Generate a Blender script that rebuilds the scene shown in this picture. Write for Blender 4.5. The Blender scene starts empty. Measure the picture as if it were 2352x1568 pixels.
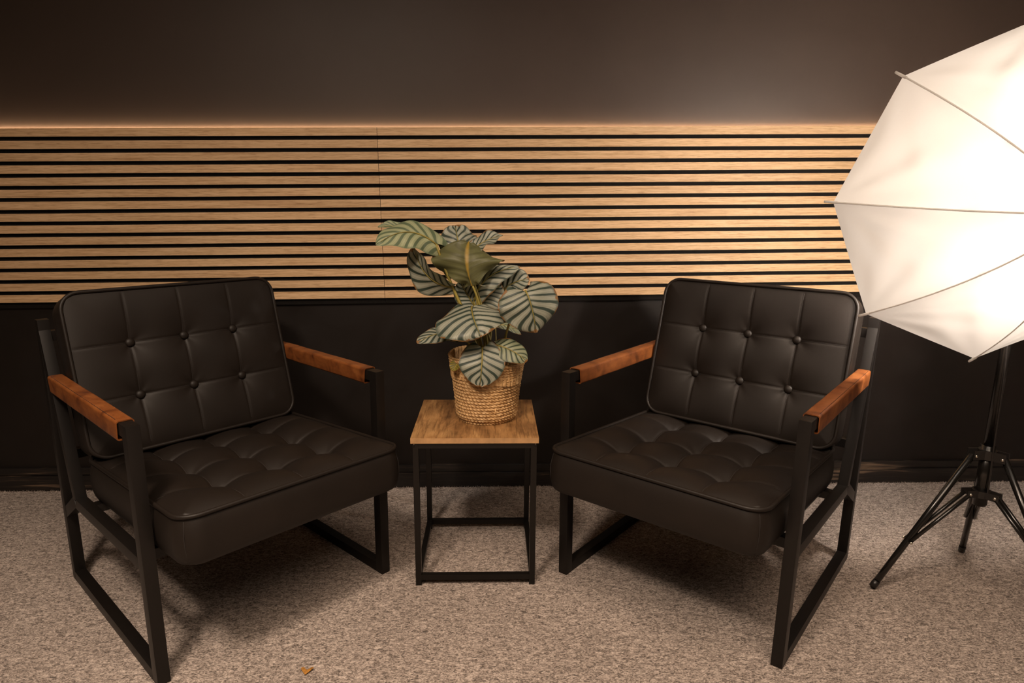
import bpy, bmesh, math, random
from math import sin, cos, pi, sqrt, exp, radians
from mathutils import Vector, Matrix, noise

random.seed(7)
S = bpy.context.scene
COL = S.collection

# ------------------------------------------------------------------ camera
cam_data = bpy.data.cameras.new('camera')
cam = bpy.data.objects.new('camera', cam_data)
COL.objects.link(cam)
FPX = 1481.05
cam_data.sensor_width = 36.0
cam_data.lens = FPX * 36.0 / 2352.0
cam_data.clip_start = 0.05
YAW, PITCH, ROLL = -0.0422, -0.2080, -0.0081
Rz = Matrix.Rotation(YAW, 3, 'Z')
Rx = Matrix.Rotation(PITCH, 3, 'X')
Ry = Matrix.Rotation(ROLL, 3, 'Y')
M3 = Rz @ Rx @ Ry
right, fwd, up = M3.col[0], M3.col[1], M3.col[2]
cam.matrix_world = Matrix(((right.x, up.x, -fwd.x, 0.0),
                           (right.y, up.y, -fwd.y, -2.3208),
                           (right.z, up.z, -fwd.z, 1.0643),
                           (0, 0, 0, 1)))
S.camera = cam

# ------------------------------------------------------------------ world, lights, exposure
world = bpy.data.worlds.new('world')
S.world = world
world.use_nodes = True
bg = world.node_tree.nodes['Background']
bg.inputs['Color'].default_value = (1.0, 0.70, 0.48, 1)
bg.inputs['Strength'].default_value = 0.030

def area_light(name, loc, target, size, power, color):
    d = bpy.data.lights.new(name, 'AREA')
    d.shape = 'DISK'
    d.size = size
    d.energy = power
    d.color = color
    o = bpy.data.objects.new(name, d)
    COL.objects.link(o)
    o.location = loc
    o.rotation_euler = (Vector(target) - Vector(loc)).to_track_quat('-Z', 'Y').to_euler()
    return o

# ceiling downlight of the room, just above and left of the photographer
key = area_light('ceiling_downlight', (-0.75, -2.30, 2.50), (-0.70, -1.85, 0.0), 0.36, 34.0, (1.0, 0.80, 0.63))
key.data.spread = radians(134)
# added broad soft fill, in place of ceiling bounce and other unseen lights
fill = area_light('broad_fill', (0.25, -2.70, 2.62), (0.25, -2.45, 0.0), 2.4, 58.0, (1.0, 0.77, 0.58))
fill.data.spread = radians(116)

S.view_settings.view_transform = 'Standard'
S.view_settings.look = 'None'
S.view_settings.exposure = 0.0
S.view_settings.gamma = 1.0
S.view_settings.use_curve_mapping = False

BULB_POWER = 620.0      # emission strength of the glowing lamp in the umbrella
LED_POWER = 62.0

# ------------------------------------------------------------------ node helpers
def new_mat(name):
    m = bpy.data.materials.new(name)
    m.use_nodes = True
    nt = m.node_tree
    b = nt.nodes['Principled BSDF']
    return m, nt, b

def N(nt, kind, **kw):
    n = nt.nodes.new(kind)
    for k, v in kw.items():
        setattr(n, k, v)
    return n

def mapping(nt, scale=(1, 1, 1), coord='Object', rot=(0, 0, 0)):
    tc = N(nt, 'ShaderNodeTexCoord')
    mp = N(nt, 'ShaderNodeMapping')
    mp.inputs['Scale'].default_value = scale
    mp.inputs['Rotation'].default_value = rot
    nt.links.new(tc.outputs[coord], mp.inputs['Vector'])
    return mp.outputs['Vector']

def tex_noise(nt, vec, scale, detail=4, rough=0.55, dist=0.0):
    n = N(nt, 'ShaderNodeTexNoise')
    n.inputs['Scale'].default_value = scale
    n.inputs['Detail'].default_value = detail
    n.inputs['Roughness'].default_value = rough
    n.inputs['Distortion'].default_value = dist
    if vec is not None:
        nt.links.new(vec, n.inputs['Vector'])
    return n.outputs['Fac']

def ramp(nt, fac, stops):
    r = N(nt, 'ShaderNodeValToRGB')
    e = r.color_ramp.elements
    while len(e) < len(stops):
        e.new(0.5)
    for el, (pos, c) in zip(e, stops):
        el.position = pos
        el.color = (c[0], c[1], c[2], 1)
    nt.links.new(fac, r.inputs['Fac'])
    return r.outputs['Color']

def mixc(nt, fac, a, b, mode='MIX'):
    m = N(nt, 'ShaderNodeMix', data_type='RGBA', blend_type=mode)
    if isinstance(fac, (int, float)):
        m.inputs[0].default_value = fac
    else:
        nt.links.new(fac, m.inputs[0])
    for s, v in ((6, a), (7, b)):
        if isinstance(v, tuple):
            m.inputs[s].default_value = (v[0], v[1], v[2], 1)
        else:
            nt.links.new(v, m.inputs[s])
    return m.outputs[2]

def math_n(nt, op, a, b=None, c=None):
    m = N(nt, 'ShaderNodeMath', operation=op)
    for i, v in enumerate((a, b, c)):
        if v is None:
            continue
        if isinstance(v, (int, float)):
            m.inputs[i].default_value = v
        else:
            nt.links.new(v, m.inputs[i])
    return m.outputs[0]

def bump(nt, b, height, strength, dist):
    bp = N(nt, 'ShaderNodeBump')
    bp.inputs['Strength'].default_value = strength
    bp.inputs['Distance'].default_value = dist
    nt.links.new(height, bp.inputs['Height'])
    nt.links.new(bp.outputs['Normal'], b.inputs['Normal'])

# ------------------------------------------------------------------ materials
def mat_simple(name, col, rough, metal=0.0, spec=0.5, var=0.0, scale=30.0, bump_s=0.0, bump_d=0.001):
    m, nt, b = new_mat(name)
    b.inputs['Base Color'].default_value = (*col, 1)
    b.inputs['Roughness'].default_value = rough
    b.inputs['Metallic'].default_value = metal
    b.inputs['Specular IOR Level'].default_value = spec
    v = mapping(nt)
    f = tex_noise(nt, v, scale, 5)
    if var:
        lo = tuple(c * (1 - var) for c in col)
        hi = tuple(min(1, c * (1 + var)) for c in col)
        nt.links.new(ramp(nt, f, [(0.3, lo), (0.7, hi)]), b.inputs['Base Color'])
    if bump_s:
        bump(nt, b, f, bump_s, bump_d)
    return m

MAT = {}
MAT['frame'] = mat_simple('black_powder_coat', (0.0055, 0.0040, 0.0032), 0.46, spec=0.36, var=0.15, scale=60, bump_s=0.04, bump_d=0.0005)
MAT['black_metal'] = mat_simple('black_painted_metal', (0.0050, 0.0038, 0.0030), 0.38, spec=0.35, var=0.1, scale=80)
MAT['black_gloss'] = mat_simple('glossy_black_tube', (0.008, 0.007, 0.006), 0.22, spec=0.6, var=0.1, scale=80)
MAT['black_plastic'] = mat_simple('black_plastic', (0.012, 0.010, 0.009), 0.38, var=0.15, scale=90)
MAT['chrome'] = mat_simple('bright_screw', (0.75, 0.7, 0.62), 0.28, metal=1.0)
MAT['white_plastic'] = mat_simple('white_plastic', (0.78, 0.76, 0.73), 0.4)
MAT['aluminium'] = mat_simple('aluminium', (0.5, 0.48, 0.45), 0.35, metal=1.0)
MAT['soil'] = mat_simple('dark_soil', (0.022, 0.014, 0.009), 0.95, var=0.5, scale=120, bump_s=0.8, bump_d=0.004)
MAT['felt'] = mat_simple('black_felt', (0.010, 0.0085, 0.0075), 0.95, spec=0.1, var=0.3, scale=300)
MAT['felt_edge'] = mat_simple('black_slat_core', (0.014, 0.0105, 0.008), 0.8, spec=0.2, var=0.3, scale=200)
MAT['thread'] = mat_simple('dark_thread', (0.012, 0.008, 0.006), 0.8)
MAT['tan_thread'] = mat_simple('tan_thread', (0.30, 0.12, 0.04), 0.8)

def mat_leather():
    m, nt, b = new_mat('black_faux_leather')
    v = mapping(nt)
    f = tex_noise(nt, v, 9, 3)
    nt.links.new(ramp(nt, f, [(0.3, (0.0088, 0.0059, 0.0042)), (0.7, (0.0118, 0.0080, 0.0058))]), b.inputs['Base Color'])
    b.inputs['Roughness'].default_value = 0.53
    b.inputs['Specular IOR Level'].default_value = 0.30
    vo = N(nt, 'ShaderNodeTexVoronoi')
    vo.inputs['Scale'].default_value = 620
    nt.links.new(v, vo.inputs['Vector'])
    bump(nt, b, vo.outputs['Distance'], 0.10, 0.0006)
    return m
MAT['leather'] = mat_leather()

def mat_tan():
    m, nt, b = new_mat('tan_leather')
    v = mapping(nt, (1, 1, 1))
    f1 = tex_noise(nt, v, 22, 5, 0.6, 0.6)
    v2 = mapping(nt, (90, 18, 90))
    f2 = tex_noise(nt, v2, 1.0, 4, 0.6)
    c1 = ramp(nt, f1, [(0.30, (0.085, 0.022, 0.005)), (0.50, (0.200, 0.060, 0.013)), (0.78, (0.29, 0.102, 0.026))])
    c2 = ramp(nt, f2, [(0.35, (0.62, 0.55, 0.5)), (0.62, (1, 1, 1))])
    nt.links.new(mixc(nt, 0.55, c1, c2, 'MULTIPLY'), b.inputs['Base Color'])
    b.inputs['Roughness'].default_value = 0.44
    bump(nt, b, tex_noise(nt, v, 380, 3), 0.22, 0.0006)
    return m
MAT['tan'] = mat_tan()

def mat_oak():
    m, nt, b = new_mat('oak_veneer')
    oi = N(nt, 'ShaderNodeObjectInfo')
    tc = N(nt, 'ShaderNodeTexCoord')
    off = N(nt, 'ShaderNodeVectorMath', operation='MULTIPLY_ADD')
    comb = N(nt, 'ShaderNodeCombineXYZ')
    for i in range(3):
        nt.links.new(oi.outputs['Random'], comb.inputs[i])
    nt.links.new(comb.outputs[0], off.inputs[0])
    off.inputs[1].default_value = (37.0, 5.0, 91.0)
    nt.links.new(tc.outputs['Object'], off.inputs[2])
    def mp(scale):
        k = N(nt, 'ShaderNodeMapping')
        k.inputs['Scale'].default_value = scale
        nt.links.new(off.outputs[0], k.inputs['Vector'])
        return k.outputs['Vector']
    g1 = tex_noise(nt, mp((5, 60, 210)), 1.0, 6, 0.65, 0.35)
    g2 = tex_noise(nt, mp((26, 200, 620)), 1.0, 3, 0.6)
    g3 = tex_noise(nt, mp((1.1, 2, 6)), 1.0, 2, 0.5)
    c1 = ramp(nt, g1, [(0.30, (0.50, 0.305, 0.150)), (0.50, (0.68, 0.460, 0.260)), (0.72, (0.80, 0.575, 0.355))])
    c2 = ramp(nt, g2, [(0.34, (0.58, 0.50, 0.43)), (0.50, (1, 1, 1))])
    c3 = ramp(nt, g3, [(0.3, (0.88, 0.86, 0.84)), (0.7, (1.06, 1.04, 1.02))])
    c = mixc(nt, 0.75, c1, c2, 'MULTIPLY')
    c = mixc(nt, 1.0, c, c3, 'MULTIPLY')
    nt.links.new(c, b.inputs['Base Color'])
    b.inputs['Roughness'].default_value = 0.55
    b.inputs['Specular IOR Level'].default_value = 0.3
    bump(nt, b, g2, 0.12, 0.0006)
    return m
MAT['oak'] = mat_oak()

def mat_carpet():
    m, nt, b = new_mat('flecked_beige_carpet')
    v = mapping(nt, (1.0, 1.75, 1.0), rot=(0, 0, radians(8)))
    f1 = tex_noise(nt, v, 62, 6, 0.86, 1.1)
    f2 = tex_noise(nt, v, 170, 3, 0.8)
    f3 = tex_noise(nt, mapping(nt, (3.2, 3.2, 3.2)), 1.0, 3, 0.5)
    mix = math_n(nt, 'ADD', math_n(nt, 'MULTIPLY', f1, 0.62), math_n(nt, 'MULTIPLY', f2, 0.38))
    c = ramp(nt, mix, [(0.40, (0.030, 0.020, 0.015)), (0.462, (0.17, 0.128, 0.103)), (0.52, (0.43, 0.350, 0.300)), (0.60, (0.72, 0.61, 0.54))])
    c3 = ramp(nt, f3, [(0.3, (0.90, 0.89, 0.88)), (0.7, (1.05, 1.05, 1.05))])
    nt.links.new(mixc(nt, 1.0, c, c3, 'MULTIPLY'), b.inputs['Base Color'])
    b.inputs['Roughness'].default_value = 0.97
    b.inputs['Specular IOR Level'].default_value = 0.08
    b.inputs['Sheen Weight'].default_value = 0.15
    bump(nt, b, mix, 0.9, 0.006)
    return m
MAT['carpet'] = mat_carpet()

def mat_paint(name, col, rough, var, spec, rvar):
    m, nt, b = new_mat(name)
    v = mapping(nt)
    f = tex_noise(nt, v, 2.2, 5, 0.6)
    f2 = tex_noise(nt, v, 160, 3, 0.6)
    lo = tuple(c * (1 - var) for c in col)
    hi = tuple(c * (1 + var) for c in col)
    nt.links.new(ramp(nt, f, [(0.3, lo), (0.7, hi)]), b.inputs['Base Color'])
    f3 = tex_noise(nt, v, 5.5, 4, 0.6, 0.4)
    nt.links.new(ramp(nt, f3, [(0.35, (rough * (1 - rvar),) * 3), (0.65, (min(1, rough * (1 + rvar)),) * 3)]), b.inputs['Roughness'])
    b.inputs['Specular IOR Level'].default_value = spec
    bump(nt, b, f2, 0.12, 0.0012)
    return m
MAT['paint_upper'] = mat_paint('dark_brown_wall_paint', (0.044, 0.0285, 0.0205), 0.52, 0.08, 0.5, 0.02)
MAT['paint_lower'] = mat_paint('black_brown_lower_wall', (0.0095, 0.0064, 0.0048), 0.52, 0.25, 0.34, 0.14)  # blackish tone for the wall below the split height

def mat_board():
    m, nt, b = new_mat('worn_black_baseboard')
    f1 = tex_noise(nt, mapping(nt, (3.5, 8, 75)), 1.0, 5, 0.6, 0.9)
    f2 = tex_noise(nt, mapping(nt, (2.2, 5, 9)), 1.0, 3, 0.5)
    k = math_n(nt, 'MULTIPLY', f1, math_n(nt, 'ADD', f2, 0.35))
    nt.links.new(ramp(nt, k, [(0.40, (0.007, 0.005, 0.004)), (0.52, (0.020, 0.0135, 0.0095)), (0.64, (0.13, 0.085, 0.055))]), b.inputs['Base Color'])
    b.inputs['Roughness'].default_value = 0.5
    bump(nt, b, f1, 0.3, 0.002)
    return m
MAT['board'] = mat_board()

def mat_tabletop():
    m, nt, b = new_mat('rustic_brown_laminate')
    v = mapping(nt, (16, 3.4, 16))
    f1 = tex_noise(nt, v, 1.0, 6, 0.62, 1.1)
    f2 = tex_noise(nt, mapping(nt, (170, 14, 60)), 1.0, 4, 0.6)
    f3 = tex_noise(nt, mapping(nt, (7, 5, 5)), 1.0, 4, 0.6, 0.5)
    c = ramp(nt, f1, [(0.30, (0.12, 0.060, 0.024)), (0.48, (0.32, 0.170, 0.066)), (0.70, (0.52, 0.315, 0.135))])
    c2 = ramp(nt, f2, [(0.36, (0.42, 0.38, 0.34)), (0.52, (1, 1, 1))])
    c3 = ramp(nt, f3, [(0.34, (0.55, 0.5, 0.45)), (0.56, (1.08, 1.05, 1.0))])
    c = mixc(nt, 0.75, c, c2, 'MULTIPLY')
    c = mixc(nt, 1.0, c, c3, 'MULTIPLY')
    nt.links.new(c, b.inputs['Base Color'])
    b.inputs['Roughness'].default_value = 0.42
    bump(nt, b, f2, 0.08, 0.0005)
    return m
MAT['tabletop'] = mat_tabletop()
MAT['tableedge'] = mat_simple('light_brown_edge_band', (0.44, 0.25, 0.11), 0.5, var=0.18, scale=40)

def mat_basket():
    m, nt, b = new_mat('woven_seagrass')
    f1 = tex_noise(nt, mapping(nt, (1, 1, 1)), 95, 4, 0.65)
    f2 = tex_noise(nt, mapping(nt, (1, 1, 1)), 14, 3, 0.5)
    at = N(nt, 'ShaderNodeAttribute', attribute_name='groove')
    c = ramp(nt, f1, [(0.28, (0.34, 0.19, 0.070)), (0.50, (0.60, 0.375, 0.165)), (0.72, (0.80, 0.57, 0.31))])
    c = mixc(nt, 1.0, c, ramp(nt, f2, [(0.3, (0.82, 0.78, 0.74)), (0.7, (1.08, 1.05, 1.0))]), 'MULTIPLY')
    # mixes to darker brown in the grooves between coils and twists
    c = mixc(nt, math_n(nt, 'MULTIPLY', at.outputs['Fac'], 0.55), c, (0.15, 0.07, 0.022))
    nt.links.new(c, b.inputs['Base Color'])
    b.inputs['Roughness'].default_value = 0.62
    bump(nt, b, f1, 0.35, 0.0012)
    return m
MAT['basket'] = mat_basket()

def mat_leaf(name, top_light, top_dark, under, brown_edge=0.0):
    m, nt, b = new_mat(name)
    uv = N(nt, 'ShaderNodeUVMap')
    sp = N(nt, 'ShaderNodeSeparateXYZ')
    nt.links.new(uv.outputs[0], sp.inputs[0])
    u = sp.outputs[0]
    s = math_n(nt, 'SUBTRACT', math_n(nt, 'MULTIPLY', sp.outputs[1], 2.0), 1.0)
    av = math_n(nt, 'ABSOLUTE', s)
    side = math_n(nt, 'MULTIPLY', math_n(nt, 'GREATER_THAN', s, 0.0), 0.37)
    # veins leave the midrib and sweep towards the tip
    w = math_n(nt, 'SUBTRACT', u, math_n(nt, 'MULTIPLY', math_n(nt, 'POWER', av, 0.75), 0.33))
    nz = tex_noise(nt, mapping(nt, (1, 1, 1)), 16, 3)
    w = math_n(nt, 'ADD', w, math_n(nt, 'MULTIPLY', math_n(nt, 'SUBTRACT', nz, 0.5), 0.05))
    w = math_n(nt, 'ADD', math_n(nt, 'MULTIPLY', w, 6.2), side)
    fr = math_n(nt, 'PINGPONG', w, 0.5)
    big = ramp(nt, fr, [(0.13, (1, 1, 1)), (0.25, (0, 0, 0))])
    fr2 = math_n(nt, 'PINGPONG', math_n(nt, 'MULTIPLY', w, 3.0), 0.5)
    fine = ramp(nt, fr2, [(0.04, (1, 1, 1)), (0.14, (0, 0, 0))])
    edge = ramp(nt, av, [(0.86, (0, 0, 0)), (0.97, (1, 1, 1))])
    rib = ramp(nt, av, [(0.015, (1, 1, 1)), (0.07, (0, 0, 0))])
    n2 = tex_noise(nt, mapping(nt, (1, 1, 1)), 45, 3)
    light = mixc(nt, n2, tuple(c * 0.86 for c in top_light), tuple(c * 1.1 for c in top_light))
    c = mixc(nt, math_n(nt, 'MULTIPLY', fine, 0.35), light, top_dark)
    c = mixc(nt, big, c, top_dark)
    c = mixc(nt, math_n(nt, 'MULTIPLY', edge, 0.75), c, tuple(x * 1.35 for x in top_dark))
    c = mixc(nt, math_n(nt, 'MULTIPLY', rib, 0.7), c, tuple(x * 1.6 for x in top_dark))
    if brown_edge:
        n3 = tex_noise(nt, mapping(nt, (1, 1, 1)), 38, 3)
        msk = math_n(nt, 'MULTIPLY', ramp(nt, math_n(nt, 'ADD', math_n(nt, 'MAXIMUM', av, u), math_n(nt, 'MULTIPLY', n3, 0.35)), [(1.06, (0, 0, 0)), (1.0, (0, 0, 0))]), 1.0)
        msk = math_n(nt, 'MULTIPLY', math_n(nt, 'GREATER_THAN', math_n(nt, 'ADD', math_n(nt, 'MAXIMUM', av, u), math_n(nt, 'MULTIPLY', n3, 0.4)), 1.17), brown_edge)
        c = mixc(nt, msk, c, (0.24, 0.105, 0.02))
    und = mixc(nt, math_n(nt, 'MULTIPLY', big, 0.55), under, tuple(x * 0.62 for x in under))
    und = mixc(nt, rib, und, (0.34, 0.22, 0.03))
    geo = N(nt, 'ShaderNodeNewGeometry')
    c = mixc(nt, geo.outputs['Backfacing'], c, und)
    nt.links.new(c, b.inputs['Base Color'])
    b.inputs['Roughness'].default_value = 0.46
    b.inputs['Specular IOR Level'].default_value = 0.4
    bump(nt, b, fr2, 0.12, 0.0015)
    out = nt.nodes['Material Output']
    tr = N(nt, 'ShaderNodeBsdfTranslucent')
    nt.links.new(mixc(nt, 1.0, c, (0.75, 0.9, 0.35), 'MULTIPLY'), tr.inputs['Color'])
    mx = N(nt, 'ShaderNodeMixShader')
    mx.inputs[0].default_value = 0.14
    nt.links.new(b.outputs[0], mx.inputs[1])
    nt.links.new(tr.outputs[0], mx.inputs[2])
    nt.links.new(mx.outputs[0], out.inputs['Surface'])
    return m
MAT['leaf'] = mat_leaf('striped_prayer_plant_leaf', (0.335, 0.345, 0.275), (0.033, 0.050, 0.037), (0.125, 0.125, 0.052), 0.8)
MAT['leaf_pale'] = mat_leaf('pale_young_leaf', (0.36, 0.385, 0.225), (0.105, 0.140, 0.078), (0.17, 0.17, 0.06))
MAT['leaf_worn'] = mat_leaf('browning_leaf', (0.27, 0.29, 0.18), (0.040, 0.058, 0.034), (0.11, 0.11, 0.045), 1.0)
MAT['leaf_yellow'] = mat_leaf('yellowing_leaf', (0.28, 0.22, 0.035), (0.11, 0.095, 0.02), (0.2, 0.14, 0.02), 1.0)
MAT['stem'] = mat_simple('yellow_green_stem', (0.27, 0.215, 0.045), 0.5, var=0.3, scale=18)
MAT['dried'] = mat_simple('dried_orange_leaf', (0.36, 0.16, 0.025), 0.7, var=0.4, scale=140)

def mat_fabric():
    m, nt, b = new_mat('white_translucent_nylon')
    out = nt.nodes['Material Output']
    b.inputs['Base Color'].default_value = (0.62, 0.60, 0.58, 1)
    b.inputs['Roughness'].default_value = 0.6
    v = mapping(nt)
    f = tex_noise(nt, v, 7, 3, 0.5, 0.8)
    f2 = tex_noise(nt, v, 420, 2)
    bump(nt, b, f, 0.05, 0.01)
    tr = N(nt, 'ShaderNodeBsdfTranslucent')
    nt.links.new(ramp(nt, f2, [(0.3, (0.80, 0.77, 0.74)), (0.7, (0.86, 0.84, 0.81))]), tr.inputs['Color'])
    mx = N(nt, 'ShaderNodeMixShader')
    mx.inputs[0].default_value = 0.105
    nt.links.new(b.outputs[0], mx.inputs[1])
    nt.links.new(tr.outputs[0], mx.inputs[2])
    nt.links.new(mx.outputs[0], out.inputs['Surface'])
    return m
def mat_fibreglass():
    m, nt, b = new_mat('white_fibreglass')
    b.inputs['Base Color'].default_value = (0.86, 0.84, 0.81, 1)
    b.inputs['Roughness'].default_value = 0.35
    f = tex_noise(nt, mapping(nt), 60, 2)
    tr = N(nt, 'ShaderNodeBsdfTranslucent')
    nt.links.new(ramp(nt, f, [(0.3, (0.84, 0.82, 0.80)), (0.7, (0.90, 0.88, 0.86))]), tr.inputs['Color'])
    mx = N(nt, 'ShaderNodeMixShader')
    mx.inputs[0].default_value = 0.5
    nt.links.new(b.outputs[0], mx.inputs[1])
    nt.links.new(tr.outputs[0], mx.inputs[2])
    nt.links.new(mx.outputs[0], nt.nodes['Material Output'].inputs['Surface'])
    return m
MAT['fibreglass'] = mat_fibreglass()
MAT['fabric'] = mat_fabric()

def mat_emit(name, col, strength):
    m, nt, b = new_mat(name)
    b.inputs['Base Color'].default_value = (0.8, 0.8, 0.8, 1)
    b.inputs['Emission Color'].default_value = (*col, 1)
    b.inputs['Emission Strength'].default_value = strength
    return m
MAT['bulb'] = mat_emit('glowing_bulb', (1.0, 0.87, 0.75), BULB_POWER)
MAT['led'] = mat_emit('warm_led', (1.0, 0.68, 0.40), LED_POWER)

# ------------------------------------------------------------------ object helpers
def tag(o, label=None, cat=None, group=None, kind=None):
    if label: o['label'] = label
    if cat: o['category'] = cat
    if group: o['group'] = group
    if kind: o['kind'] = kind
    return o

def empty(name, loc=(0, 0, 0), rz=0.0):
    o = bpy.data.objects.new(name, None)
    o.empty_display_size = 0.1
    COL.objects.link(o)
    o.location = loc
    o.rotation_euler = (0, 0, rz)
    return o

def link_mesh(name, me, mats, parent=None, smooth=False):
    o = bpy.data.objects.new(name, me)
    if not isinstance(mats, (list, tuple)):
        mats = [mats]
    for m in mats:
        me.materials.append(m)
    if smooth:
        for p in me.polygons:
            p.use_smooth = True
    COL.objects.link(o)
    if parent is not None:
        o.parent = parent
    return o

def obj(name, verts, faces, mat, parent=None, smooth=False):
    me = bpy.data.meshes.new(name)
    me.from_pydata([tuple(v) for v in verts], [], faces)
    bm = bmesh.new(); bm.from_mesh(me)
    bmesh.ops.recalc_face_normals(bm, faces=bm.faces)
    bm.to_mesh(me); bm.free()
    me.update()
    return link_mesh(name, me, mat, parent, smooth)

def bm_obj(name, bm, mat, parent=None, smooth=False):
    bmesh.ops.recalc_face_normals(bm, faces=bm.faces)
    me = bpy.data.meshes.new(name)
    bm.to_mesh(me); bm.free()
    return link_mesh(name, me, mat, parent, smooth)

def add_prism(bm, poly, axis_pts, bevel=0.0):
    """poly: list of 3D points (one end); axis_pts: vector to the other end."""
    d = Vector(axis_pts)
    a = [bm.verts.new(p) for p in poly]
    b = [bm.verts.new(Vector(p) + d) for p in poly]
    n = len(poly)
    fs = [bm.faces.new(a), bm.faces.new(list(reversed(b)))]
    for i in range(n):
        fs.append(bm.faces.new((a[i], b[i], b[(i + 1) % n], a[(i + 1) % n])))
    if bevel:
        es = list({e for f in fs for e in f.edges})
        bmesh.ops.bevel(bm, geom=es, offset=bevel, segments=2, profile=0.7, affect='EDGES')

def add_box(bm, lo, hi, bevel=0.0):
    x0, y0, z0 = lo; x1, y1, z1 = hi
    add_prism(bm, [(x0, y0, z0), (x1, y0, z0), (x1, y1, z0), (x0, y1, z0)], (0, 0, z1 - z0), bevel)

def box_obj(name, lo, hi, mat, parent=None, bevel=0.0):
    bm = bmesh.new()
    add_box(bm, lo, hi, bevel)
    return bm_obj(name, bm, mat, parent)

def frames_along(pts, hint=None):
    out = []
    pts = [Vector(p) for p in pts]
    prev = None
    for i, p in enumerate(pts):
        t = (pts[min(i + 1, len(pts) - 1)] - pts[max(i - 1, 0)]).normalized()
        if prev is None:
            h = Vector(hint) if hint else (Vector((0, 0, 1)) if abs(t.z) < 0.9 else Vector((1, 0, 0)))
            s = t.cross(h).normalized()
        else:
            s = (prev - t * prev.dot(t)).normalized()
        prev = s
        out.append((p, t, s, s.cross(t).normalized()))
    return out

def add_tube(bm, pts, r, seg=10, caps=True, closed=False):
    fr = frames_along(pts)
    if closed:
        n = len(pts)
        P = [Vector(p) for p in pts]
        fr = []
        prev = None
        for i in range(n):
            t = (P[(i + 1) % n] - P[i - 1]).normalized()
            h = Vector((0, 0, 1)) if abs(t.z) < 0.95 else Vector((1, 0, 0))
            s = t.cross(h).normalized()
            if prev is not None:
                s = (prev - t * prev.dot(t)).normalized()
            prev = s
            fr.append((P[i], t, s, s.cross(t).normalized()))
    rings = []
    for i, (p, t, s, nn) in enumerate(fr):
        rr = r[i] if isinstance(r, (list, tuple)) else r
        rings.append([bm.verts.new(p + s * (rr * cos(2 * pi * k / seg)) + nn * (rr * sin(2 * pi * k / seg))) for k in range(seg)])
    m = len(rings)
    for i in range(m if closed else m - 1):
        a, b = rings[i], rings[(i + 1) % m]
        for k in range(seg):
            bm.faces.new((a[k], a[(k + 1) % seg], b[(k + 1) % seg], b[k]))
    if caps and not closed:
        bm.faces.new(rings[0]); bm.faces.new(list(reversed(rings[-1])))

def tube_obj(name, pts, r, mat, parent=None, seg=10, closed=False):
    bm = bmesh.new()
    add_tube(bm, pts, r, seg, True, closed)
    return bm_obj(name, bm, mat, parent, smooth=True)

def smooth_by_angle(o, deg=35):
    me = o.data
    for p in me.polygons: p.use_smooth = True
    bm = bmesh.new(); bm.from_mesh(me)
    for e in bm.edges:
        if len(e.link_faces) == 2 and e.calc_face_angle(0) > radians(deg):
            e.smooth = False
    bm.to_mesh(me); bm.free()
    return o

def lathe(bm, prof, seg=24, mat4=None, cap0=False, cap1=False):
    rings = []
    for r, z in prof:
        ring = []
        for k in range(seg):
            a = 2 * pi * k / seg
            v = Vector((r * cos(a), r * sin(a), z))
            if mat4 is not None: v = mat4 @ v
            ring.append(bm.verts.new(v))
        rings.append(ring)
    for a, b in zip(rings, rings[1:]):
        for k in range(seg):
            bm.faces.new((a[k], a[(k + 1) % seg], b[(k + 1) % seg], b[k]))
    if cap0: bm.faces.new(list(reversed(rings[0])))
    if cap1: bm.faces.new(rings[-1])

def bez(p0, p1, p2, t):
    p0, p1, p2 = Vector(p0), Vector(p1), Vector(p2)
    return p0 * (1 - t) ** 2 + p1 * (2 * t * (1 - t)) + p2 * t * t

# ------------------------------------------------------------------ the room
fl = obj('floor', [(-4.2, -4.6, 0), (4.4, -4.6, 0), (4.4, 0.12, 0), (-4.2, 0.12, 0), (-4.2, -4.6, -0.1), (4.4, -4.6, -0.1), (4.4, 0.12, -0.1), (-4.2, 0.12, -0.1)],
         [(0, 1, 2, 3), (4, 5, 6, 7), (0, 1, 5, 4), (1, 2, 6, 5), (2, 3, 7, 6), (3, 0, 4, 7)], MAT['carpet'])
tag(fl, 'flecked beige carpet covering the floor', kind='structure')

TILT = 0.0152          # the slat panels rise slightly to the right
ZP = 1.3269            # top of the first slat at x = 0
WALL_Y = 0.022
SPLIT = 0.98           # hidden behind the panels
me = bpy.data.meshes.new('wall_back')
bm = bmesh.new()
add_box(bm, (-4.2, WALL_Y, 0), (4.4, 0.12, SPLIT))
add_box(bm, (-4.2, WALL_Y, SPLIT), (4.4, 0.12, 2.7))
bm.faces.ensure_lookup_table()
for f in bm.faces:
    f.material_index = 1 if f.calc_center_median().z < SPLIT - 1e-4 else 0
bmesh.ops.recalc_face_normals(bm, faces=bm.faces)
bm.to_mesh(me); bm.free()
wl = link_mesh('wall_back', me, [MAT['paint_upper'], MAT['paint_lower']])
tag(wl, 'dark brown painted wall, blackish below the slat panels', kind='structure')

bb = empty('baseboard_back', (0, WALL_Y, 0))
tag(bb, 'worn black two-board baseboard along the wall', kind='structure')
box_obj('plank', (-4.2, -0.020, 0), (4.4, 0.0, 0.0595), MAT['board'], bb, 0.0015)
box_obj('plank', (-4.2, -0.013, 0.0605), (4.4, 0.0, 0.089), MAT['board'], bb, 0.002)

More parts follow.
